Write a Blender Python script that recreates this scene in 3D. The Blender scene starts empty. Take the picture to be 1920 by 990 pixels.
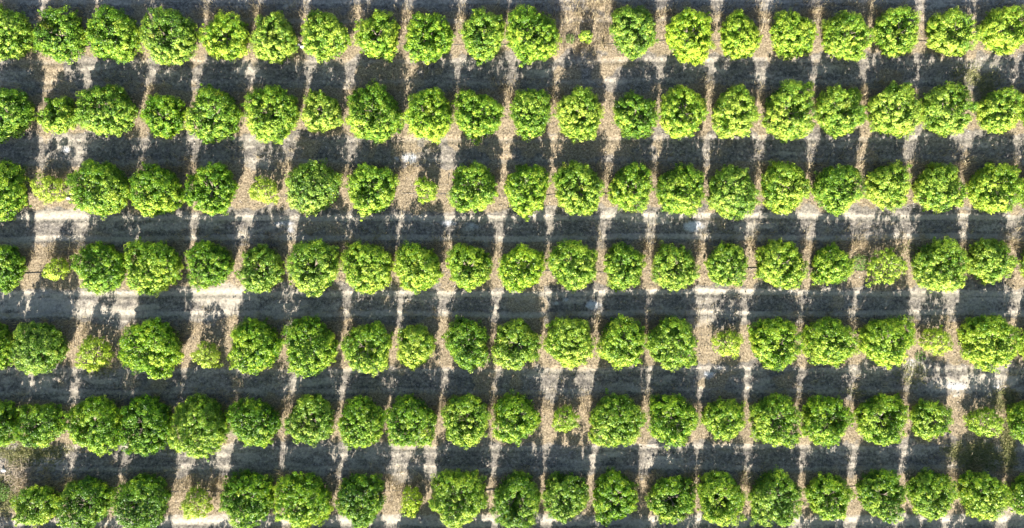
import bpy, math
import numpy as np
from mathutils import Vector

# ------------------------------------------------------------------ camera, sky, sun, exposure
S = bpy.context.scene
COL = S.collection
H = 58.0                      # flying height of the camera above the orchard
M = 0.04                      # metres of ground per photograph pixel (1920 px across)

cd = bpy.data.cameras.new('camera')
cam = bpy.data.objects.new('camera', cd)
COL.objects.link(cam)
cam.location = (0, 0, H)
cam.rotation_euler = (0, 0, 0)
cd.sensor_width = 36.0
cd.lens = 36.0 * H / (1920 * M)
cd.clip_end = 3000.0
S.camera = cam

SUN_EL, SUN_AZ = 27.0, 7.0    # the sun stands to the south (picture bottom), a little west
w = bpy.data.worlds.new('World')
S.world = w
w.use_nodes = True
nt = w.node_tree
bg = nt.nodes['Background']
sky = nt.nodes.new('ShaderNodeTexSky')
sky.sky_type = 'NISHITA'
sky.sun_disc = False
sky.sun_elevation = math.radians(SUN_EL)
sky.sun_rotation = math.radians(180 + SUN_AZ)
nt.links.new(sky.outputs[0], bg.inputs[0])
bg.inputs[1].default_value = 0.061

ld = bpy.data.lights.new('sun', 'SUN')
ld.energy = 5.0
ld.angle = math.radians(0.5)
ld.color = (1.0, 0.95, 0.86)
sun = bpy.data.objects.new('sun', ld)
COL.objects.link(sun)
ce = math.cos(math.radians(SUN_EL))
d = Vector((math.sin(math.radians(SUN_AZ)) * ce, math.cos(math.radians(SUN_AZ)) * ce, -math.sin(math.radians(SUN_EL))))
sun.rotation_euler = d.to_track_quat('-Z', 'Y').to_euler()
sun.location = (0, -40, 40)

S.view_settings.view_transform = 'Standard'
S.view_settings.look = 'None'
S.view_settings.gamma = 1.0
S.view_settings.exposure = 2.12
S.render.engine = 'CYCLES'
S.cycles.max_bounces = 6
S.cycles.diffuse_bounces = 3
S.cycles.transmission_bounces = 3

# ------------------------------------------------------------------ helpers
def W(px, py, z=0.0):
    """photograph pixel -> world point at height z"""
    k = (H - z) / H
    return ((px - 960) * M * k, (495 - py) * M * k)

def vnoise(x, y, scale, seed):
    """smooth value noise in 0..1"""
    r = np.random.default_rng(seed)
    n = 256
    lat = r.random((n, n))
    u, v = np.asarray(x) / scale + 1000.0, np.asarray(y) / scale + 1000.0
    i, j = np.floor(u).astype(int), np.floor(v).astype(int)
    fu, fv = u - i, v - j
    fu, fv = fu * fu * (3 - 2 * fu), fv * fv * (3 - 2 * fv)
    i0, i1, j0, j1 = i % n, (i + 1) % n, j % n, (j + 1) % n
    return (lat[i0, j0] * (1 - fu) + lat[i1, j0] * fu) * (1 - fv) + (lat[i0, j1] * (1 - fu) + lat[i1, j1] * fu) * fv

def fbm(x, y, scale, seed, octs=4):
    t, a, tot = 0, 1.0, 0
    for o in range(octs):
        t = t + a * vnoise(x, y, scale / 2 ** o, seed + 17 * o)
        tot += a
        a *= 0.55
    return t / tot

def sstep(a, b, x):
    t = np.clip((x - a) / (b - a), 0, 1)
    return t * t * (3 - 2 * t)

def mesh_np(name, verts, faces, mat, colors=None, smooth=False, cname='tint'):
    """verts (n,3), faces (m,k) with k fixed"""
    verts = np.ascontiguousarray(verts, dtype=np.float32)
    faces = np.ascontiguousarray(faces, dtype=np.int32)
    me = bpy.data.meshes.new(name)
    m, k = faces.shape
    me.vertices.add(len(verts))
    me.vertices.foreach_set('co', verts.ravel())
    me.loops.add(m * k)
    me.loops.foreach_set('vertex_index', faces.ravel())
    me.polygons.add(m)
    me.polygons.foreach_set('loop_start', np.arange(0, m * k, k, dtype=np.int32))
    me.polygons.foreach_set('loop_total', np.full(m, k, dtype=np.int32))
    me.polygons.foreach_set('use_smooth', np.full(m, smooth, dtype=bool))
    if colors is not None:
        a = me.color_attributes.new(cname, 'FLOAT_COLOR', 'POINT')
        c = np.ones((len(verts), 4), dtype=np.float32)
        c[:, :colors.shape[1]] = colors
        a.data.foreach_set('color', c.ravel())
    me.materials.append(mat)
    me.update(calc_edges=True)
    return me

def link(name, me, parent=None):
    o = bpy.data.objects.new(name, me)
    COL.objects.link(o)
    if parent is not None:
        o.parent = parent
    return o

def tag(o, label=None, cat=None, group=None, kind=None):
    if label: o['label'] = label
    if cat: o['category'] = cat
    if group: o['group'] = group
    if kind: o['kind'] = kind
    return o

def tubes(paths, sides=6):
    """several tapered tubes -> (verts, quad faces); a path is a list of (x, y, z, radius)"""
    V, F, off = [], [], 0
    for P in paths:
        P = np.array(P, float)
        n = len(P)
        T = np.gradient(P[:, :3], axis=0)
        T /= np.linalg.norm(T, axis=1, keepdims=True) + 1e-9
        ref = np.array([0, 0, 1.0]) if abs(T[0, 2]) < 0.8 else np.array([1.0, 0, 0])
        A = np.cross(T, ref); A /= np.linalg.norm(A, axis=1, keepdims=True) + 1e-9
        B = np.cross(T, A)
        for i in range(n):
            for s in range(sides):
                a = 2 * math.pi * s / sides
                V.append(P[i, :3] + P[i, 3] * (math.cos(a) * A[i] + math.sin(a) * B[i]))
        for i in range(n - 1):
            for s in range(sides):
                F.append((off + i * sides + s, off + i * sides + (s + 1) % sides,
                          off + (i + 1) * sides + (s + 1) % sides, off + (i + 1) * sides + s))
        off += n * sides
    return np.array(V), np.array(F)

# ------------------------------------------------------------------ materials
def mat_new(name):
    m = bpy.data.materials.new(name)
    m.use_nodes = True
    t = m.node_tree
    return m, t, t.nodes, t.links, t.nodes['Principled BSDF']

def leaf_material():
    m, t, N, L, p = mat_new('citrus_leaf')
    a = N.new('ShaderNodeVertexColor'); a.layer_name = 'tint'
    p.inputs['Roughness'].default_value = 0.42
    p.inputs['Specular IOR Level'].default_value = 0.35
    L.new(a.outputs['Color'], p.inputs['Base Color'])
    tr = N.new('ShaderNodeBsdfTranslucent')
    mul = N.new('ShaderNodeMix'); mul.data_type = 'RGBA'; mul.blend_type = 'MULTIPLY'; mul.inputs[0].default_value = 1.0
    L.new(a.outputs['Color'], mul.inputs['A'])
    mul.inputs['B'].default_value = (1.5, 1.6, 0.6, 1)
    L.new(mul.outputs['Result'], tr.inputs['Color'])
    mx = N.new('ShaderNodeMixShader'); mx.inputs[0].default_value = 0.27
    L.new(p.outputs[0], mx.inputs[1]); L.new(tr.outputs[0], mx.inputs[2])
    L.new(mx.outputs[0], N['Material Output'].inputs['Surface'])
    return m

def grass_material(name):
    m, t, N, L, p = mat_new(name)
    a = N.new('ShaderNodeVertexColor'); a.layer_name = 'tint'
    L.new(a.outputs['Color'], p.inputs['Base Color'])
    p.inputs['Roughness'].default_value = 0.8
    p.inputs['Specular IOR Level'].default_value = 0.15
    tr = N.new('ShaderNodeBsdfTranslucent')
    L.new(a.outputs['Color'], tr.inputs['Color'])
    mx = N.new('ShaderNodeMixShader'); mx.inputs[0].default_value = 0.25
    L.new(p.outputs[0], mx.inputs[1]); L.new(tr.outputs[0], mx.inputs[2])
    L.new(mx.outputs[0], N['Material Output'].inputs['Surface'])
    return m

def noisy_material(name, c1, c2, scale, rough=0.85, bump=0.3):
    m, t, N, L, p = mat_new(name)
    tc = N.new('ShaderNodeTexCoord')
    n = N.new('ShaderNodeTexNoise'); n.inputs['Scale'].default_value = scale; n.inputs['Detail'].default_value = 6
    L.new(tc.outputs['Object'], n.inputs['Vector'])
    r = N.new('ShaderNodeValToRGB')
    r.color_ramp.elements[0].position = 0.3; r.color_ramp.elements[0].color = (*c1, 1)
    r.color_ramp.elements[1].position = 0.7; r.color_ramp.elements[1].color = (*c2, 1)
    L.new(n.outputs['Fac'], r.inputs[0]); L.new(r.outputs[0], p.inputs['Base Color'])
    p.inputs['Roughness'].default_value = rough
    b = N.new('ShaderNodeBump'); b.inputs['Strength'].default_value = bump; b.inputs['Distance'].default_value = 0.02
    L.new(n.outputs['Fac'], b.inputs['Height']); L.new(b.outputs[0], p.inputs['Normal'])
    return m

def ground_material():
    m, t, N, L, p = mat_new('orchard_soil')
    geo = N.new('ShaderNodeNewGeometry')
    a = N.new('ShaderNodeVertexColor'); a.layer_name = 'cover'
    sep = N.new('ShaderNodeSeparateColor')
    L.new(a.outputs['Color'], sep.inputs[0])
    def noise(scale, detail=5, rough=0.6):
        n = N.new('ShaderNodeTexNoise')
        n.inputs['Scale'].default_value = scale; n.inputs['Detail'].default_value = detail; n.inputs['Roughness'].default_value = rough
        L.new(geo.outputs['Position'], n.inputs['Vector'])
        return n.outputs['Fac']
    def ramp(fac, stops):
        r = N.new('ShaderNodeValToRGB')
        e = r.color_ramp.elements
        while len(e) < len(stops): e.new(0.5)
        for k, (pos, c) in enumerate(stops):
            e[k].position = pos; e[k].color = (*c, 1)
        L.new(fac, r.inputs[0])
        return r.outputs[0]
    def mix(fac, A, B):
        x = N.new('ShaderNodeMix'); x.data_type = 'RGBA'
        L.new(fac, x.inputs[0]); L.new(A, x.inputs['A']); L.new(B, x.inputs['B'])
        return x.outputs['Result']
    def math_(op, A, B, clamp=True):
        x = N.new('ShaderNodeMath'); x.operation = op; x.use_clamp = clamp
        for k, v in enumerate((A, B)):
            if isinstance(v, float): x.inputs[k].default_value = v
            else: L.new(v, x.inputs[k])
        return x.outputs[0]
    fine, mid = noise(4.5, 7, 0.82), noise(1.3, 6, 0.7)
    vfine = noise(7.0, 6, 0.85)
    gravel = ramp(fine, [(0.36, (0.035, 0.032, 0.030)), (0.48, (0.10, 0.09, 0.08)), (0.57, (0.18, 0.16, 0.138)), (0.68, (0.36, 0.325, 0.285))])
    gravel2 = ramp(fine, [(0.34, (0.065, 0.06, 0.053)), (0.5, (0.195, 0.17, 0.138)), (0.66, (0.35, 0.31, 0.25))])
    base = mix(ramp(mid, [(0.42, (0, 0, 0)), (0.60, (1, 1, 1))]), gravel, gravel2)
    litter = ramp(vfine, [(0.36, (0.045, 0.035, 0.024)), (0.47, (0.18, 0.14, 0.092)), (0.55, (0.29, 0.23, 0.152)), (0.66, (0.46, 0.375, 0.26))])
    dust = ramp(fine, [(0.36, (0.20, 0.182, 0.155)), (0.46, (0.29, 0.255, 0.205)), (0.56, (0.36, 0.32, 0.26)), (0.7, (0.45, 0.40, 0.33))])
    crust = ramp(vfine, [(0.3, (0.27, 0.275, 0.285)), (0.62, (0.56, 0.575, 0.60))])
    green = ramp(vfine, [(0.3, (0.07, 0.068, 0.035)), (0.5, (0.17, 0.16, 0.085)), (0.7, (0.34, 0.30, 0.18))])
    def edge(v, lo=0.35, hi=0.65):       # break a soft mask up with noise
        s = math_('SUBTRACT', math_('ADD', v, math_('MULTIPLY', fine, 0.7), False), 0.35)
        mr = N.new('ShaderNodeMapRange'); mr.interpolation_type = 'SMOOTHSTEP'
        mr.inputs['From Min'].default_value = lo; mr.inputs['From Max'].default_value = hi
        L.new(s, mr.inputs['Value'])
        return mr.outputs[0]
    c = mix(edge(sep.outputs[0]), base, litter)
    c = mix(edge(a.outputs['Alpha']), c, green)
    c = mix(edge(sep.outputs[1], 0.15, 0.80), c, dust)
    c = mix(edge(sep.outputs[2], 0.28, 0.85), c, crust)
    L.new(c, p.inputs['Base Color'])
    p.inputs['Roughness'].default_value = 0.95
    p.inputs['Specular IOR Level'].default_value = 0.1
    b = N.new('ShaderNodeBump'); b.inputs['Strength'].default_value = 0.6; b.inputs['Distance'].default_value = 0.06
    L.new(fine, b.inputs['Height']); L.new(b.outputs[0], p.inputs['Normal'])
    return m

LEAF = leaf_material()
STRAW = grass_material('dry_straw')
GREEN = grass_material('green_blade')
SOIL = ground_material()
BARK = noisy_material('citrus_bark', (0.10, 0.075, 0.055), (0.24, 0.19, 0.145), 14)
DEADWOOD = noisy_material('dead_wood', (0.25, 0.19, 0.13), (0.50, 0.41, 0.31), 9)
RUBBER = noisy_material('black_hose', (0.012, 0.012, 0.014), (0.03, 0.03, 0.033), 20, 0.5, 0.05)
ROCK = noisy_material('pale_rock', (0.28, 0.27, 0.26), (0.55, 0.53, 0.50), 5, 0.9, 0.6)
TARP = noisy_material('blue_sheet', (0.012, 0.022, 0.05), (0.03, 0.05, 0.10), 6, 0.4, 0.2)
SUNLIT_STALK = noisy_material('sunlit_stalk', (0.42, 0.33, 0.24), (0.62, 0.52, 0.41), 12)  # for the slats added in place of sunlit stalks

# ------------------------------------------------------------------ where the trees stand (pixels of the photograph: crown centre, half width, half height)
ROWS = [
 [(14,63,44,52),(112,69,50,48),(216,66,51,52),(319,69,50,52),(422,70,44,44),(514,70,44,48),(612,69,45,46),(707,67,40,47),(804,73,47,46),(905,70,40,50),(998,67,50,52),(1098,70,13,11,'s'),(1187,61,43,50),(1293,68,46,51),(1390,66,38,46),(1487,66,42,46),(1588,68,45,46),(1680,62,42,45),(1784,62,46,42),(1882,58,47,45)],
 [(13,215,48,49),(108,216,35,34),(200,207,57,47),(306,219,41,40),(403,214,49,54),(510,215,51,54),(606,211,38,38),(704,213,53,54),(803,216,46,51),(897,217,46,48),(995,215,38,47),(1087,215,44,51),(1191,217,41,43),(1281,210,43,50),(1378,210,43,50),(1477,209,48,55),(1575,211,45,48),(1676,209,48,50),(1772,206,47,48),(1870,207,39,42),(1955,205,44,46)],
 [(0,358,48,56),(95,354,31,28,'y'),(191,352,55,52),(296,357,46,50),(398,354,46,49),(496,356,30,27,'y'),(588,353,53,49),(698,357,47,49),(799,356,22,27,'m'),(888,352,45,46),(988,360,42,51),(1084,354,48,50),(1181,351,39,46),(1275,355,46,48),(1374,361,48,51),(1473,352,44,50),(1567,356,45,46),(1664,349,40,45),(1760,352,46,46),(1862,352,47,47),(1954,362,45,46)],
 [(2,503,43,46),(108,504,25,21,'y'),(189,503,48,48),(289,501,51,51),(395,498,42,46),(492,504,40,46),(588,501,49,53),(687,502,49,49),(785,502,45,47),(880,501,43,44),(978,503,44,45),(1073,498,46,47),(1171,500,39,46),(1266,501,43,43),(1361,496,38,41),(1465,495,48,46),(1560,494,38,39),(1660,500,37,37,'p'),(1760,497,50,50),(1857,491,42,43),(1955,495,42,44)],
 [(-11,648,38,45),(76,652,48,48),(180,662,33,35,'g'),(285,652,57,56),(391,665,26,26,'y'),(481,648,51,51),(583,648,49,55),(689,652,46,47),(780,651,35,42),(875,645,41,50),(968,645,46,47),(1067,643,46,48),(1165,641,47,50),(1260,643,47,50),(1362,645,30,27,'g'),(1452,645,48,49),(1556,641,49,45),(1661,640,51,48),(1752,639,28,29,'g'),(1853,643,53,53),(1955,650,43,45)],
 [(-10,795,44,46),(78,797,43,40),(176,795,53,52),(275,797,50,54),(376,797,53,58),(478,792,52,44),(582,786,46,48),(678,791,44,49),(770,788,48,48),(874,788,45,50),(968,783,44,46),(1061,784,27,26,'m'),(1157,787,53,50),(1262,787,46,48),(1355,786,41,38),(1452,787,46,49),(1549,788,47,46),(1652,786,47,48),(1743,786,37,37),(1843,791,35,27,'m'),(1935,790,44,42)],
 [(73,948,42,37),(164,942,47,49),(265,940,52,51),(371,940,28,32,'y'),(466,935,49,53),(570,938,53,52),(676,937,46,49),(773,941,22,31,'g'),(861,933,54,51),(967,936,46,53),(1060,931,43,46),(1153,932,42,53),(1258,936,46,43),(1352,931,44,48),(1453,930,49,52),(1553,931,43,43),(1650,927,42,48),(1745,926,44,47),(1845,929,47,44),(1932,928,40,39)],
]
HOLLOW = {(6,12):1,(6,13):1,(6,9):.8,(6,15):.7,(6,11):.7,(6,8):.6,(6,14):.6,(6,4):.5,(6,6):.6,(5,9):.8,(5,16):.8,(5,17):.8,(5,15):.7,
          (5,2):.6,(5,8):.5,(4,10):.6,(4,12):.5,(4,15):.6,(4,17):.6,(4,3):.4,(3,12):.5,(3,11):.4,(3,18):.5,(2,2):.6,(2,10):.4,(2,11):.6,(2,7):.5,
          (1,4):.6,(1,5):.6,(1,8):.5,(1,9):.5,(1,11):.6,(1,12):.6,(1,15):.7,(1,16):.5,(1,18):.6,(0,3):.6,(0,10):.5,(0,5):.4}
ROWY = [(72,62),(215,207),(357,352),(503,494),(653,641),(797,787),(943,927)]       # row lines at the two picture edges
TRACKS = [(-70,-76),(22,18),(137,132),(284,279),(429,425),(571,568),(716,712),(860,858),(1002,998)]
TRACK_STRENGTH = [.3,.6,.5,.5,.95,.9,.6,.65,.8]
rng = np.random.default_rng(7)

# ------------------------------------------------------------------ the ground: one sheet, fine under the orchard, coarse out to the horizon
def band(px, lr):
    return lr[0] + (lr[1] - lr[0]) * np.clip(px, -300, 2200) / 1920.0

def cover(px, py):
    """litter, dust, crust, green masks at photograph-pixel positions"""
    n1 = fbm(px, py, 90, 3); n2 = fbm(px, py, 28, 5); n3 = fbm(px, py * 2.2, 60, 9); n4 = sstep(.32, .6, fbm(px, py * 1.5, 22, 15))
    litter = np.zeros_like(px)
    ys = ROWY + [(1088, 1072), (-72, -82)]
    for lr in ys:
        dy = np.abs(py - (band(px, lr) - 3))
        litter = np.maximum(litter, 1 - sstep(26, 56, dy + (n2 - .5) * 46 + (n1 - .5) * 30))
    litter = np.maximum(litter, sstep(.60, .72, n1) * .7)
    dust = np.zeros_like(px)
    for lr, st in zip(TRACKS, TRACK_STRENGTH):
        c = band(px, lr)
        for off in (-19, 19):
            dd = np.abs(py - (c + off + (vnoise(px, py * 0, 120, 31 + int(off)) - .5) * 6))
            dust = np.maximum(dust, st * (1 - sstep(2.0, 9.0, dd)) * (.50 + .65 * n3))
        dust = np.maximum(dust, .35 * st * (1 - sstep(20, 34, np.abs(py - c))) * sstep(.45, .7, n1))
    lane = 1 - np.clip(litter * 1.3, 0, 1)
    dust = np.maximum(dust, .75 * lane * sstep(.50, .72, fbm(px * .22, py, 17, 19)) * (.3 + n3))
    def blob(x, y, rx, ry, s=1.0, e=.5):
        q = np.sqrt(((px - x) / rx) ** 2 + ((py - y) / ry) ** 2) + (n2 - .5) * 1.3
        return s * (1 - sstep(1 - e, 1 + e * .4, q))
    for b in [(60,568,95,26,.95),(150,575,70,24,.8),(440,560,80,30,.85),(110,405,75,14,.9),(170,415,60,20,.5),(20,460,60,20,.5),(350,545,50,14,.5),(560,575,90,18,.6),(60,710,90,22,.6),
              (210,712,80,16,.45),(600,852,150,24,.6),(450,855,70,20,.55),(750,880,40,30,.5),(1780,722,60,20,1.0),(1870,715,50,18,.85),(1720,690,40,22,.7),(1880,970,60,20,.5),
              (1690,845,50,20,.55),(1320,600,40,16,.5),(120,265,20,28,.6),(440,830,20,30,.4),(1000,560,60,16,.45),(800,560,60,14,.4),(700,840,60,16,.4),(1560,985,300,12,.4)]:
        dust = np.maximum(dust, blob(*b) * (.5 + .65 * n4))
    dust = np.maximum(dust, .9 * (1 - sstep(5, 15, np.abs(py - (977 - 3 * px / 1920) + (n2 - .5) * 10))) * (.45 + .7 * n4))
    crust = np.zeros_like(px)
    for b in [(766,296,24,16,1.0),(745,298,14,10,.9),(530,418,26,10,.8),(543,432,10,12,.7),(1330,702,20,12,.9),(1350,690,20,8,.6),(1042,568,16,9,.75),(1112,572,22,12,.75),(835,418,34,10,.6),(1300,425,26,12,.7),(125,282,14,14,.7),
              (885,425,30,14,.6),(1060,562,10,8,.6),(1785,722,32,13,.62),(1870,722,18,16,.7),(110,150,14,10,.5),(940,300,14,8,.45),(1710,680,16,14,.6)]:
        crust = np.maximum(crust, .95 * blob(*b, .9) * (.45 + 1.1 * n3))
    green = np.zeros_like(px)
    for b in [(1835,855,60,34,1),(1888,840,20,50,1),(60,850,75,34,.8),(20,930,40,50,.7),(1720,700,50,30,.55),(1880,750,50,30,.6),(1610,735,40,20,.4),(1840,150,70,36,.55),(190,690,40,20,.4),(1700,470,60,20,.4),(1300,900,160,24,.4),(320,840,60,18,.4),(200,830,60,22,.5)]:
        green = np.maximum(green, blob(*b, .8))
    return litter, dust, crust, green

def axis(a, b, step, far):
    core = np.arange(a, b + step, step)
    out = b + step * np.cumsum(1.35 ** np.arange(1, 40)); out = out[out < far]
    lo = a - step * np.cumsum(1.35 ** np.arange(1, 40)); lo = lo[lo > -far]
    return np.concatenate([lo[::-1], core, out])

gx, gy = axis(-44, 44, .11, 900), axis(-24, 24, .11, 900)
X, Y = np.meshgrid(gx, gy)
PX, PY = X / M + 960, 495 - Y / M
lit, dus, cru, gre = cover(PX, PY)
core = (np.abs(X) < 46) & (np.abs(Y) < 26)
Z = (fbm(X, Y, 3.0, 41) - .5) * .10 + (fbm(X, Y, .45, 43, 3) - .5) * .07 * (1 - .75 * np.clip(dus, 0, 1)) + (rng.random(X.shape) - .5) * .018 * (1 - .7 * np.clip(dus, 0, 1))
for lr in TRACKS:
    for off in (-19, 19):
        Z = Z - .035 * np.exp(-((PY - band(PX, lr) - off) / 5.5) ** 2) + .018 * np.exp(-((np.abs(PY - band(PX, lr) - off) - 9) / 4) ** 2)
Z = np.where(core, Z, 0)
Zg = Z
def ground_z(x, y):
    return (fbm(np.atleast_1d(x), np.atleast_1d(y), 3.0, 41) - .5) * .10
ny, nx = X.shape
idx = np.arange(ny * nx).reshape(ny, nx)
F = np.stack([idx[:-1, :-1], idx[:-1, 1:], idx[1:, 1:], idx[1:, :-1]], -1).reshape(-1, 4)
g = link('ground', mesh_np('ground', np.stack([X, Y, Z], -1).reshape(-1, 3), F, SOIL, np.stack([lit, dus, cru, gre], -1).reshape(-1, 4), True, 'cover'))
tag(g, kind='structure')

# ------------------------------------------------------------------ trees
def unit(v):
    return v / (np.linalg.norm(v, axis=-1, keepdims=True) + 1e-9)

def leaves(pos, nrm, axis_, L, Wd, col):
    """rhombic folded leaves -> verts, faces, colours"""
    n = len(pos)
    ax = unit(axis_ - nrm * np.sum(axis_ * nrm, -1, keepdims=True))
    sd = np.cross(nrm, ax)
    L, Wd = L[:, None], Wd[:, None]
    v = np.empty((n, 4, 3))
    v[:, 0] = pos - ax * L * .5
    v[:, 1] = pos + sd * Wd * .5 + nrm * Wd * .12 - ax * L * .04
    v[:, 2] = pos + ax * L * .5 - nrm * L * .10
    v[:, 3] = pos - sd * Wd * .5 + nrm * Wd * .12 - ax * L * .04
    f = np.arange(n * 4).reshape(n, 4)
    return v.reshape(-1, 3), f, np.repeat(col, 4, axis=0)

DARK = np.array([0.016, 0.060, 0.004]); MIDG = np.array([0.106, 0.230, 0.013]); FLUSH = np.array([0.385, 0.480, 0.052]); YEL = np.array([0.42, 0.47, 0.05])

def crown_mesh(rx, ry, h, seed, hollow, kind, tone):
    r = np.random.default_rng(seed)
    rm = math.sqrt(rx * ry)
    small = kind in ('y', 'm', 'g', 's', 'p')
    area = rm * (rm + h) / (1.9 * 4.5)
    nc = int((330 if not small else 260) * max(area, .06)) + (10 if small else 0)
    if kind == 'p': nc = int(nc * .55)
    if kind in ('y', 'g'): nc = int(nc * .8)
    zb, zc = .10 * h if not small else .20 * h, .36 * h
    # clump directions, spread evenly
    i = np.arange(nc) + .5
    u = -0.60 + 1.60 * i / nc
    th = i * 2.39996 + r.normal(0, .35, nc)
    u = np.clip(u + r.normal(0, .05, nc), -.8, .995)
    lob = 1 + .06 * np.sin(th + r.random() * 6.3) + .07 * np.sin(2 * th + r.random() * 6.3) + .075 * np.sin(3 * th + r.random() * 6.3) + .05 * np.sin(5 * th + r.random() * 6.3) + .04 * np.sin(7 * th + r.random() * 6.3)
    rho = np.where(u > 0, (1 - np.abs(u) ** 2.5) ** .52, (1 - np.abs(u) ** 2.3) ** .5)
    # boughs: broad bumps and hollows over the whole crown
    dirs = unit(np.stack([rho * np.cos(th), rho * np.sin(th), u], -1))
    nb = 26 if not small else 9
    bd = unit(r.normal(size=(nb, 3)) * [1, 1, .8]); ba = r.normal(0, 1, nb); bt = r.normal(0, 1, nb)
    wgt = np.exp((dirs @ bd.T - 1) / .07)
    bough = np.tanh(wgt @ ba)
    btone = (wgt @ bt) / (wgt.sum(1) + .3)
    rho = rho * (lob if not small else 1 + 1.7 * (lob - 1)) * (1 + .11 * bough + r.normal(0, .07, nc))
    rc = (.15 + .11 * r.random(nc)) * (1 if not small else .85) * (1 if rm > .6 else .7)
    mg = min(.20, .22 * rm)
    rxx, ryy = rx - mg * rx / rm, ry - mg * ry / rm
    zz = np.where(u > 0, zc + u * (h - zc), zc + u * (zc - zb) / .8)
    zz = zz + np.where(u > 0, .21 * bough * u, 0) * h + r.normal(0, .06 if not small else .05, nc) * h / 2.6
    hol = hollow * np.exp(-(rho / .45) ** 2)
    zz = np.where(u > 0, zz - hol * .68 * h, zz)
    P = np.stack([rxx * rho * np.cos(th), ryy * rho * np.sin(th), zz], -1)
    for ax_, half in ((0, rxx), (1, ryy)):            # the outline fills its full width
        a0, a1 = np.percentile(P[:, ax_], [.6, 99.4])
        P[:, ax_] = (P[:, ax_] - (a0 + a1) / 2) * 2 * half / (a1 - a0)
    P[:, :2] += r.normal(0, .06 * rm, 2) * (zz[:, None] / h - .35)
    Nn = unit(np.stack([rho * np.cos(th) / rx, rho * np.sin(th) / ry, u * .9 / max(h - zc, .1)], -1) + 1e-6)
    keep = r.random(nc) > hol * .65
    P, Nn, rc, rho, btone = P[keep], Nn[keep], rc[keep], rho[keep], btone[keep]
    nc = len(P)
    if not small:                      # a few shoots standing proud of the outline
        btone = np.append(btone, np.full(30, .5)); k = r.integers(0, nc, 30)
        P = np.vstack([P, P[k] + Nn[k] * (.06 + .30 * r.random((30, 1)) ** 2)]); Nn = np.vstack([Nn, Nn[k]]); rc = np.append(rc, np.full(30, .095)); nc = len(P)
    nl = np.full(nc, 48 if not small else 36)
    nl = (nl * r.uniform(.55, 1.35, nc)).astype(int)
    cf = np.clip(r.normal(tone + .06, .15, nc) + .20 * btone, 0, 1.1)          # share of young flush on each clump
    ci = np.repeat(np.arange(nc), nl)
    q = unit(r.normal(size=(len(ci), 3))) * (r.random((len(ci), 1)) ** .28)
    q = q + Nn[ci] * .35
    q[:, 2] *= .8
    pos = P[ci] + q * rc[ci][:, None]
    pos[:, 2] = np.maximum(pos[:, 2], .05)
    nn = unit(Nn[ci] * .40 + np.array([0, 0, .15]) + unit(q) * .85 + r.normal(0, .26, (len(ci), 3)))
    ax = unit(q) + r.normal(0, .6, (len(ci), 3)) + np.array([0, 0, -.15])
    tip = np.clip(np.sum(q * Nn[ci], -1) * .9 + .05, 0, 1)     # flush grows at the shoot ends
    f = np.clip(cf[ci] * (.55 + .65 * tip) + r.normal(0, .09, len(ci)), 0, 1)
    # inner leaves, mature
    ni = int(5200 * area) if not small else int(1100 * area)
    qi = unit(r.normal(size=(ni, 3))); qi[:, 2] = np.abs(qi[:, 2]) * 1.2 - .45
    s = r.uniform(.25, 1.0, (ni, 1)) ** .6 * .88
    pi = np.concatenate([qi[:, :2] * s * [rx, ry], zc + qi[:, 2:] * s * (h - zc)], 1)
    pi[:, 2] = np.minimum(pi[:, 2], h * .80)
    hi = hollow * np.exp(-((pi[:, 0] / rx) ** 2 + (pi[:, 1] / ry) ** 2) / .42 ** 2)
    pi[:, 2] -= hi * .75 * h
    pi[:, 2] = np.maximum(pi[:, 2], .05)
    pos = np.vstack([pos, pi]); nn = np.vstack([nn, unit(np.array([0, 0, .7]) + r.normal(0, .6, (ni, 3)))]); ax = np.vstack([ax, r.normal(size=(ni, 3))])
    f = np.concatenate([f, np.clip(r.normal(tone * .6, .18, ni), 0, 1)])
    if small: f = .35 + .65 * f
    n = len(pos)
    f = f[:, None]
    col = np.where(f < .4, DARK + (MIDG - DARK) * (f / .4), MIDG + (FLUSH - MIDG) * ((f - .4) / .6))
    if kind in ('y', 'g'):
        col = col + (YEL - col) * np.clip(r.normal(.32 if kind == 'y' else .26, .22, (n, 1)), 0, 1)
    if not small and r.random() < .35:          # one bough going yellow
        bc = P[r.integers(0, len(P))]
        near = np.exp(-np.sum((pos - bc) ** 2, -1, keepdims=True) / (.16 * rm) ** 2)
        col = col + (np.array([.42, .40, .06]) - col) * np.clip(near * r.uniform(.4, .9), 0, 1)
    dull = r.normal(0, .035)
    col = col + (col.mean(-1, keepdims=True) * np.array([1.05, 1.05, .8]) - col) * np.clip(.03 + dull, -.05, .16)
    ye = r.random((n, 1)) < .012
    col = np.where(ye, YEL, col)
    col = np.clip(col * r.normal(1, .16, (n, 1)), .004, .5)
    Ls = r.uniform(.085, .140, n)
    Ls[-ni:] *= 1.45
    return mesh_np('crown', *[leaves(pos, nn, ax, Ls, Ls * r.uniform(.48, .62, n), col)[k] for k in (0, 1)], LEAF, np.repeat(col, 4, axis=0))

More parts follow.
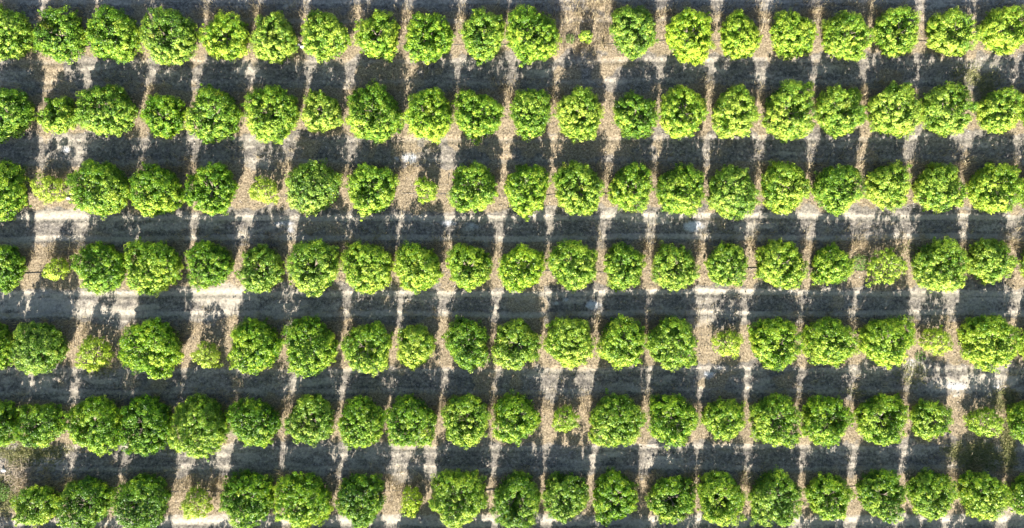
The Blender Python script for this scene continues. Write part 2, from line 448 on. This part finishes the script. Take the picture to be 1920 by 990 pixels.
def trunk_mesh(rx, ry, h, seed, hol=0.0):
    r = np.random.default_rng(seed + 99)
    b = .040 + .022 * rx
    th = h * .26
    paths = [[(0, 0, -.12, b * 1.35), (.01, 0, .06, b * 1.1), (r.normal(0, .03), r.normal(0, .03), th, b * .9)]]
    x0, y0 = paths[0][-1][:2]
    for k in range(5):
        a = k * 1.2566 + r.normal(0, .3)
        e = r.uniform(.42, .6)
        p1 = (x0 + .35 * rx * e * math.cos(a), y0 + .35 * ry * e * math.sin(a), th + .25 * h, b * .45)
        p2 = (x0 + rx * e * math.cos(a), y0 + ry * e * math.sin(a), th + .38 * h + r.normal(0, .05 * h), b * .16)
        paths.append([(x0, y0, th - .06, b * .7), p1, p2])
        for s in (-.5, .5):
            paths.append([p1, (p1[0] + .3 * rx * math.cos(a + s), p1[1] + .3 * ry * math.sin(a + s), p1[2] + .14 * h, b * .2), (p1[0] + .5 * rx * math.cos(a + s * 1.3), p1[1] + .5 * ry * math.sin(a + s * 1.3), p1[2] + .17 * h, b * .09)])
    V, F = tubes(paths)
    V[:, 2] = np.where(V[:, 2] > th, th + (V[:, 2] - th) * (.9 - .6 * min(hol, 1)), V[:, 2])
    return mesh_np('trunk', V, F, BARK, None, True)

ORD = ['first','second','third','fourth','fifth','sixth','seventh','eighth','ninth','tenth','eleventh','twelfth']
ROWN = ['top row','second row','third row','fourth row','fifth row','sixth row','bottom row']

def size_word(rx, ry):
    if rx / ry > 1.12: return 'wide oval'
    if ry / rx > 1.16: return 'narrow'
    m = (rx + ry) / 2
    return 'big round' if m > 50 else ('small round' if m < 41 else 'round')

def tone_word(t, hol):
    s = 'dark green' if t < .52 else ('mid green' if t < .66 else 'lime green')
    return s + (' hollow' if hol >= .6 else '')

def place_word(ri, i, n):
    if i == 0 and ROWS[ri][0][0] < 30: return f'cut off at left end of the {ROWN[ri]}'
    if i == n - 1 and ROWS[ri][-1][0] > 1900: return f'cut off at right end of the {ROWN[ri]}'
    if i < n / 2: return f'{ORD[i]} from left in the {ROWN[ri]}'
    return f'{ORD[n - 1 - i]} from right in the {ROWN[ri]}'

SPECIAL = {
 (0,11): 'tiny lime-green citrus seedling alone in the wide grassy gap of the top row',
 (2,1): 'small yellowing citrus tree over pale bare soil near left end of the third row',
 (2,5): 'small yellowing citrus tree in brown litter, sixth from left in the third row',
 (2,8): 'smallest bright green citrus tree, narrow, below the white crust patch in the third row',
 (3,1): 'tiny yellow-orange sapling beside a hose, near left end of the fourth row',
 (3,17): 'thin sparse citrus tree with gaps in its crown, beside a green weed',
 (4,2): 'pale sparse citrus tree fading into weeds, third from left in the fifth row',
 (4,4): 'small yellow-green citrus tree right of the biggest tree in the fifth row',
 (4,14): 'small pale sparse citrus tree among brown weeds, seventh from right in the fifth row',
 (4,18): 'small pale lime citrus tree above a bare chalky patch, right part of fifth row',
 (5,11): 'small lime-tipped citrus tree standing alone amid the sixth row',
 (5,19): 'small low oval citrus tree above green grass, right part of the sixth row',
 (6,3): 'bright yellow citrus sapling touching a black hose in the bottom row',
 (6,7): 'thin pale yellow sapling, narrowest tree of the bottom row',
}
tree_info = []
def build_tree(ri, i, rec):
    px, py, hx, hy = rec[:4]
    kind = rec[4] if len(rec) > 4 else ''
    seed = 1000 + ri * 40 + i
    r = np.random.default_rng(seed + 5)
    rx, ry = hx * M, hy * M
    rm = math.sqrt(rx * ry)
    if kind == 's': h = 1.1
    elif kind: h = min(.8 + .95 * rm, 1.95)
    else: h = 1.34 * rm * r.uniform(.93, 1.07)
    zc = .36 * h
    k = (H - zc) / H
    bx, by = W(px, py, zc)
    rx, ry = rx * k, ry * k
    tone = .53 + .20 * px / 1920 - .07 * (ri >= 5) - .04 * (ri == 6) + .06 * (ri == 0) + r.normal(0, .09)
    if kind in ('y', 'g', 's', 'm'): tone = .62
    hol = HOLLOW.get((ri, i), 0 if kind else float(np.clip(r.normal(.50, .18), .15, .7)))
    t = bpy.data.objects.new('citrus_tree', None)
    t.empty_display_size = .3
    COL.objects.link(t)
    t.location = (bx, by, float(ground_z(bx, by)[0]))
    link('trunk', trunk_mesh(rx, ry, h, seed, hol), t)
    link('crown', crown_mesh(rx, ry, h, seed, hol, kind, tone), t)
    n = len(ROWS[ri])
    lab = SPECIAL.get((ri, i)) or f'{size_word(rx, ry)} {tone_word(tone, hol)} citrus tree, {place_word(ri, i, n)}'
    tag(t, lab, 'tree', 'citrus trees planted in rows')
    return t

protos = []
for ri, row in enumerate(ROWS):
    for i, rec in enumerate(row):
        t = build_tree(ri, i, rec)
        if ri == 6 and len(rec) == 4: protos.append(t)

# the next row, just past the bottom edge: its long shadows fall into the picture
for k, px in enumerate([-30, 62, 160, 262, 395, 478, 575, 677, 782, 876, 971, 1070, 1165, 1258, 1350, 1442, 1545, 1645, 1737, 1836, 1938]):
    src = protos[(k * 5) % len(protos)]
    t = src.copy(); COL.objects.link(t)
    bx, by = W(px, 1080 - 14 * px / 1920, 1.1)
    t.location = (bx, by, 0.0)
    t.rotation_euler = (0, 0, k * 2.1)
    sc = .97 + .06 * math.sin(k * 3.3)
    if px == 395: sc = .6
    t.scale = (sc, sc, sc)
    tag(t, 'citrus tree of the row just past the bottom edge of the photo', 'tree', 'citrus trees just past the bottom edge')
    for ch in src.children:
        c = ch.copy(); COL.objects.link(c); c.parent = t

# ------------------------------------------------------------------ dry grass, weeds and litter (nobody could count it)
def blades(n, weight, hrange, wid, lean, cols, seed, name, mat, tuft=None):
    r = np.random.default_rng(seed)
    xs, ys = np.empty(0), np.empty(0)
    while len(xs) < n:
        px = r.uniform(-60, 1980, n * 3); py = r.uniform(-50, 1040, n * 3)
        k = r.random(n * 3) < weight(px, py)
        xs = np.append(xs, px[k]); ys = np.append(ys, py[k])
    xs, ys = xs[:n], ys[:n]
    if tuft:
        m = tuft
        xs = np.repeat(xs, m) + r.normal(0, 3.2, n * m); ys = np.repeat(ys, m) + r.normal(0, 2.6, n * m)
        n = n * m
    x, y = (xs - 960) * M, (495 - ys) * M
    hh = r.uniform(*hrange, n) * r.uniform(.6, 1, n)
    a = r.uniform(0, 2 * math.pi, n)
    ln = np.abs(r.normal(lean, .35, n)) * hh
    z0 = ground_z(x, y) - .01
    base = np.stack([x, y, z0], -1)
    tip = base + np.stack([np.cos(a) * ln, np.sin(a) * ln, hh], -1)
    side = np.stack([-np.sin(a), np.cos(a), a * 0], -1) * (wid * r.uniform(.6, 1.4, n))[:, None] * .5
    midp = base * .45 + tip * .55 + np.array([0, 0, .06]) * hh[:, None]
    v = np.stack([base - side, base + side, midp + side * .7, tip, midp - side * .7], 1).reshape(-1, 3)
    f = np.arange(n * 5).reshape(n, 5)
    c0, c1 = np.array(cols[0]), np.array(cols[1])
    t = r.random((n, 1)) ** 1.2
    col = (c0 + (c1 - c0) * t) * r.normal(1, .12, (n, 1))
    o = link(name, mesh_np(name, v, f, mat, np.repeat(np.clip(col, .01, .8), 5, axis=0)))
    return o

TREEX = np.concatenate([[t_[0] for t_ in row] for row in ROWS]); TREEY = np.concatenate([[t_[1] for t_ in row] for row in ROWS])
TREER = np.concatenate([[.72 * min(t_[2], t_[3]) for t_ in row] for row in ROWS])
def clear_of_trees(px, py):
    ok = np.ones(len(px), bool)
    for x_, y_, r_ in zip(TREEX, TREEY, TREER):
        ok &= (px - x_) ** 2 + (py - y_) ** 2 > r_ * r_
    return ok
def w_litter(px, py):
    l, du, cr, gr = cover(px, py)
    return np.clip(l * (1 - du) * (.25 + 1.2 * (fbm(px, py, 40, 77) - .3)), 0, 1) * clear_of_trees(px, py)
def w_tall(px, py):                 # taller stalks, thickest on the north side of each row and in its gaps
    wgt = np.zeros_like(px)
    for lr in ROWY + [(1088, 1072)]:
        dy = band(px, lr) - py
        wgt = np.maximum(wgt, np.exp(-((dy - 34) / 24.0) ** 2))
    wgt = np.maximum(wgt, (np.abs(px - 1092) < 50) * (py < 105) * .7)
    return np.clip(wgt * (fbm(px, py, 70, 78) - .38) * 4, 0, 1) * clear_of_trees(px, py)
def w_green(px, py):
    return np.clip(cover(px, py)[3] * 1.1 - .2, 0, 1)

o = blades(120000, w_litter, (.03, .13), .020, 1.3, [(.13, .105, .066), (.44, .375, .26)], 301, 'dry_grass_litter', STRAW)
tag(o, 'dead straw and leaf litter matted along the tree rows', 'dry litter', kind='stuff')
o = blades(5600, w_tall, (.22, .80), .022, .28, [(.24, .19, .11), (.60, .51, .33)], 302, 'tall_dry_grass', STRAW, 9)
tag(o, 'tall bleached dry weeds standing along the north side of the rows', 'dry grass', kind='stuff')
o = blades(14000, w_green, (.06, .28), .035, .9, [(.09, .115, .035), (.36, .33, .15)], 303, 'green_grass', GREEN)
tag(o, 'olive green grass growing in patches of the alleys', 'grass', kind='stuff')

def clods(n, seed):
    r = np.random.default_rng(seed)
    px = r.uniform(-60, 1980, n * 4); py = r.uniform(-50, 1040, n * 4)
    l, du, cr, gr = cover(px, py)
    k = r.random(n * 4) < np.clip(.25 + 1.6 * (fbm(px, py, 50, 88) - .4) - .5 * du, 0, 1)
    px, py = px[k][:n], py[k][:n]
    n = len(px)
    x, y = (px - 960) * M, (495 - py) * M
    sz = .016 + .045 * r.random(n) ** 4
    base = np.array([(1, 0, 0), (0, 1, 0), (-1, 0, 0), (0, -1, 0), (0, 0, .8), (0, 0, -.6)], float)
    v = base[None] * (1 + r.normal(0, .28, (n, 6, 3)))
    a = r.uniform(0, 6.28, n); ca, sa = np.cos(a)[:, None], np.sin(a)[:, None]
    v = np.stack([v[..., 0] * ca - v[..., 1] * sa, v[..., 0] * sa + v[..., 1] * ca, v[..., 2]], -1) * sz[:, None, None]
    v = v + np.stack([x, y, ground_z(x, y) + .012], -1)[:, None]
    tri = np.array([(0, 1, 4), (1, 2, 4), (2, 3, 4), (3, 0, 4), (1, 0, 5), (2, 1, 5), (3, 2, 5), (0, 3, 5)])
    f = (np.arange(n)[:, None, None] * 6 + tri[None]).reshape(-1, 3)
    t = r.random((n, 1))
    col = np.array([.10, .088, .078]) + np.array([.42, .38, .34]) * t ** 2
    o = link('gravel', mesh_np('gravel', v.reshape(-1, 3), f, STONEMAT, np.repeat(col, 6, axis=0)))
    return tag(o, 'loose grey and tan clods and pebbles scattered over the alleys', 'gravel', kind='stuff')
STONEMAT = grass_material('loose_stone')
clods(45000, 404)

# ------------------------------------------------------------------ small things
def weed(px, py, rad, hgt, n, label, seed):
    r = np.random.default_rng(seed)
    a = r.uniform(0, 6.283, n); q = rad * np.sqrt(r.random(n))
    pos = np.stack([q * np.cos(a), q * np.sin(a), hgt * (1 - (q / rad) ** 2 * .7) * r.uniform(.3, 1, n) + .03], -1)
    nn = unit(np.array([0, 0, .8]) + r.normal(0, .4, (n, 3)))
    ax = np.stack([np.cos(a), np.sin(a), a * 0 + .2], -1)
    L = r.uniform(.10, .18, n)
    col = np.array([.09, .19, .03]) * r.normal(1, .2, (n, 1)) + np.array([.06, .05, 0.02]) * r.random((n, 1))
    v, f, c = leaves(pos, nn, ax, L, L * .35, np.clip(col, .01, .4))
    bx, by = W(px, py)
    o = link('green_weed', mesh_np('green_weed', v, f, LEAF, c))
    o.location = (bx, by, float(ground_z(bx, by)[0]))
    return tag(o, label, 'weed', 'green weeds')
weed(1612, 492, .62, .4, 420, 'soft green leafy weed between a round tree and a sparse tree', 1)
weed(1070, 73, .38, .22, 150, 'low green grassy weed in the gap of the top row', 2)
weed(4, 922, .70, .5, 480, 'green weed clump at the left edge below the dead branch pile', 3)
weed(1725, 668, .42, .12, 110, 'flat green weed on grey soil below a pale lime tree', 4)

def hose(ri, x0, x1, offs, label):
    r = np.random.default_rng(50 + ri)
    xs = np.linspace(x0, x1, int((x1 - x0) / 14) + 2)
    ys = np.array([band(x, ROWY[ri]) for x in xs])
    P = []
    for x, y in zip(xs, ys):
        yy = y + offs + (vnoise(np.array([x]), np.array([ri * 50.]), 90, 61)[0] - .5) * 12
        wx, wy = W(x, yy)
        P.append((wx, wy, float(ground_z(wx, wy)[0]) - .055 + .095 * vnoise(np.array([x]), np.array([ri * 77.]), 60, 63)[0], .022))
    V, F = tubes([P], 6)
    V0 = V[0].copy(); 
    o = link('irrigation_hose', mesh_np('irrigation_hose', V - V0, F, RUBBER, None, True))
    o.location = V0
    tag(o, label, 'hose', 'irrigation hoses under tree rows')
for ri, offs in ((0, 12), (2, 10), (3, 9), (6, -18)):
    hose(ri, -60, 1980, offs, f'thin black irrigation hose running under the {ROWN[ri]} of trees')

def branches(name, px, py, n, spread, length, rad, label, cat, seed, mat=DEADWOOD, pile=.25, group=None):
    r = np.random.default_rng(seed)
    paths = []
    for k in range(n):
        a = r.uniform(0, 6.283); L = length * r.uniform(.5, 1.1)
        q = spread * math.sqrt(r.random()); b = r.uniform(0, 6.283)
        c = np.array([q * math.cos(b), q * math.sin(b), .05 + pile * max(0, 1 - q / spread) * r.random()])
        dv = np.array([math.cos(a), math.sin(a), r.normal(0, .12)])
        sv = np.array([-math.sin(a), math.cos(a), 0]) * r.normal(0, .18) * L
        p = [c + dv * L * (t - .5) + sv * (t - .5) ** 2 * 2 for t in np.linspace(0, 1, 6)]
        paths.append([(*v[:2], max(v[2], .02), rad * (1.1 - .8 * i / 5)) for i, v in enumerate(p)])
        for s in range(2):
            i = r.integers(1, 4); v = p[i]; a2 = a + r.choice([-1, 1]) * r.uniform(.5, 1.0); L2 = L * r.uniform(.2, .4)
            paths.append([(v[0], v[1], max(v[2], .02), rad * .5), (v[0] + math.cos(a2) * L2, v[1] + math.sin(a2) * L2, max(v[2] + .05, .02), rad * .15)])
    V, F = tubes(paths, 5)
    bx, by = W(px, py)
    o = link(name, mesh_np(name, V, F, mat, None, True))
    o.location = (bx, by, float(ground_z(bx, by)[0]))
    return tag(o, label, cat, group)
branches('brush_pile', 34, 890, 110, 1.25, 1.2, .016, 'pile of pale dead twigs heaped in the bottom left alley', 'brush pile', 11)
branches('fallen_branch', 1521, 517, 3, .22, 1.1, .026, 'bare dead branch on the ground below two trees of the fourth row', 'branch', 12, pile=.1)
branches('fallen_branch', 748, 262, 4, .2, 1.0, .022, 'bare dead branch poking from under a tree beside the white crust', 'branch', 13, pile=.2)
branches('fallen_branch', 1908, 690, 4, .3, 1.5, .022, 'long bare dead branches at the right edge below the fifth row', 'branch', 14, pile=.1)

def stone(px, py, sx, sy, sz, seed, label, mat=ROCK, name='stone', cat='stone', group=None):
    r = np.random.default_rng(seed)
    nu, nv = 14, 8
    V = []
    for j in range(nv + 1):
        ph = math.pi * j / nv
        for i in range(nu):
            th = 2 * math.pi * i / nu
            V.append((math.cos(th) * math.sin(ph), math.sin(th) * math.sin(ph), math.cos(ph)))
    V = np.array(V)
    k = np.zeros(len(V))
    for _ in range(9):                        # chip flats off a rounded lump
        n = unit(r.normal(size=3)); dd = V @ n
        c = r.uniform(.55, .85)
        V = V - np.maximum(dd - c, 0)[:, None] * n
    V = V * np.array([sx, sy, sz]) + np.array([0, 0, sz * .45])
    F = [(j * nu + i, j * nu + (i + 1) % nu, (j + 1) * nu + (i + 1) % nu, (j + 1) * nu + i) for j in range(nv) for i in range(nu)]
    bx, by = W(px, py)
    o = link(name, mesh_np(name, V, np.array(F), mat))
    o.location = (bx, by, float(ground_z(bx, by)[0]))
    return tag(o, label, cat, group)
stone(128, 371, .20, .14, .12, 1, 'tan stone in the sun beside a small yellowing tree', group='loose stones')
stone(133, 363, .12, .10, .09, 2, 'smaller tan stone just above another beside a small yellowing tree', group='loose stones')
stone(569, 88, .26, .16, .14, 3, 'pale grey stone beside the black hose between two top row trees', group='loose stones')
stone(561, 86, .16, .17, .12, 4, 'darker grey stone next to a paler one between two top row trees', noisy_material('grey_rock', (.12, .12, .12), (.3, .3, .3), 6), group='loose stones')
stone(8, 881, .22, .17, .13, 5, 'white stone at left end of the dead twig pile', noisy_material('white_rock', (.5, .5, .5), (.75, .75, .74), 6), group='loose stones')

def crumpled(px, py, sx, sy, label):
    n = 15
    u = np.linspace(-1, 1, n)
    U, V_ = np.meshgrid(u, u)
    hgt = .05 + .16 * np.abs(vnoise(U * 3, V_ * 3, 1.0, 91) - .3) * (1 - .6 * (U ** 2 + V_ ** 2) / 2)
    wob = vnoise(U * 2, V_ * 2, 1.0, 92) * .25
    top = np.stack([U * sx * (1 - wob), V_ * sy * (1 - wob * .7), hgt], -1).reshape(-1, 3)
    bot = top - np.array([0, 0, .012])
    idx = np.arange(n * n).reshape(n, n)
    f = np.stack([idx[:-1, :-1], idx[:-1, 1:], idx[1:, 1:], idx[1:, :-1]], -1).reshape(-1, 4)
    rim = np.concatenate([idx[0, :], idx[1:, -1], idx[-1, -2::-1], idx[-2:0:-1, 0]])
    rf = np.stack([rim, np.roll(rim, -1), np.roll(rim, -1) + n * n, rim + n * n], -1)
    o = link('plastic_sheet', mesh_np('plastic_sheet', np.vstack([top, bot]), np.vstack([f, f[:, ::-1] + n * n, rf[:, ::-1]]), TARP))
    bx, by = W(px, py)
    o.location = (bx, by, float(ground_z(bx, by)[0]))
    tag(o, label, 'sheet')
crumpled(345, 368, .36, .24, 'crumpled dark blue sheet on the ground between two third row trees')

# pale slats added to stand in for sunlit dry stalks among the weeds
t = bpy.data.objects.new('lit_stalk_slats', None); t.empty_display_size = .3; COL.objects.link(t)
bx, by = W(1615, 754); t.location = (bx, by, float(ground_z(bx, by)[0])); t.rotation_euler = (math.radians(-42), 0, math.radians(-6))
def lit_bar(name, x, y, z, sx, sy, sz, tilt=0.0):
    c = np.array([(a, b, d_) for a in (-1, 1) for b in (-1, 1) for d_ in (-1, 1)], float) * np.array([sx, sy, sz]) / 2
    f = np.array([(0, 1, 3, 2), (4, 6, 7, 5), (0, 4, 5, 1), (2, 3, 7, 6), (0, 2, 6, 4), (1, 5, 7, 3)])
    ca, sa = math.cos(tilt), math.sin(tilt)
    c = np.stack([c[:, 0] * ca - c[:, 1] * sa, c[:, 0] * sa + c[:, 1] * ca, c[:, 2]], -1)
    o = link(name, mesh_np(name, c, f, SUNLIT_STALK), t)
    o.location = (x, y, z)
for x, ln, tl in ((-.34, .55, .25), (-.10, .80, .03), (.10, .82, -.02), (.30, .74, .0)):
    lit_bar('lit_stalk', x, ln * .5, .075, .10, ln, .022, tl)
lit_bar('lit_crossbar', -.02, .20, .035, .80, .08, .05)
lit_bar('lit_crossbar', .06, .56, .035, .56, .08, .05)
tag(t, 'pale slats standing in for sunlit dry stalks beside a sixth row tree', 'wooden frame')
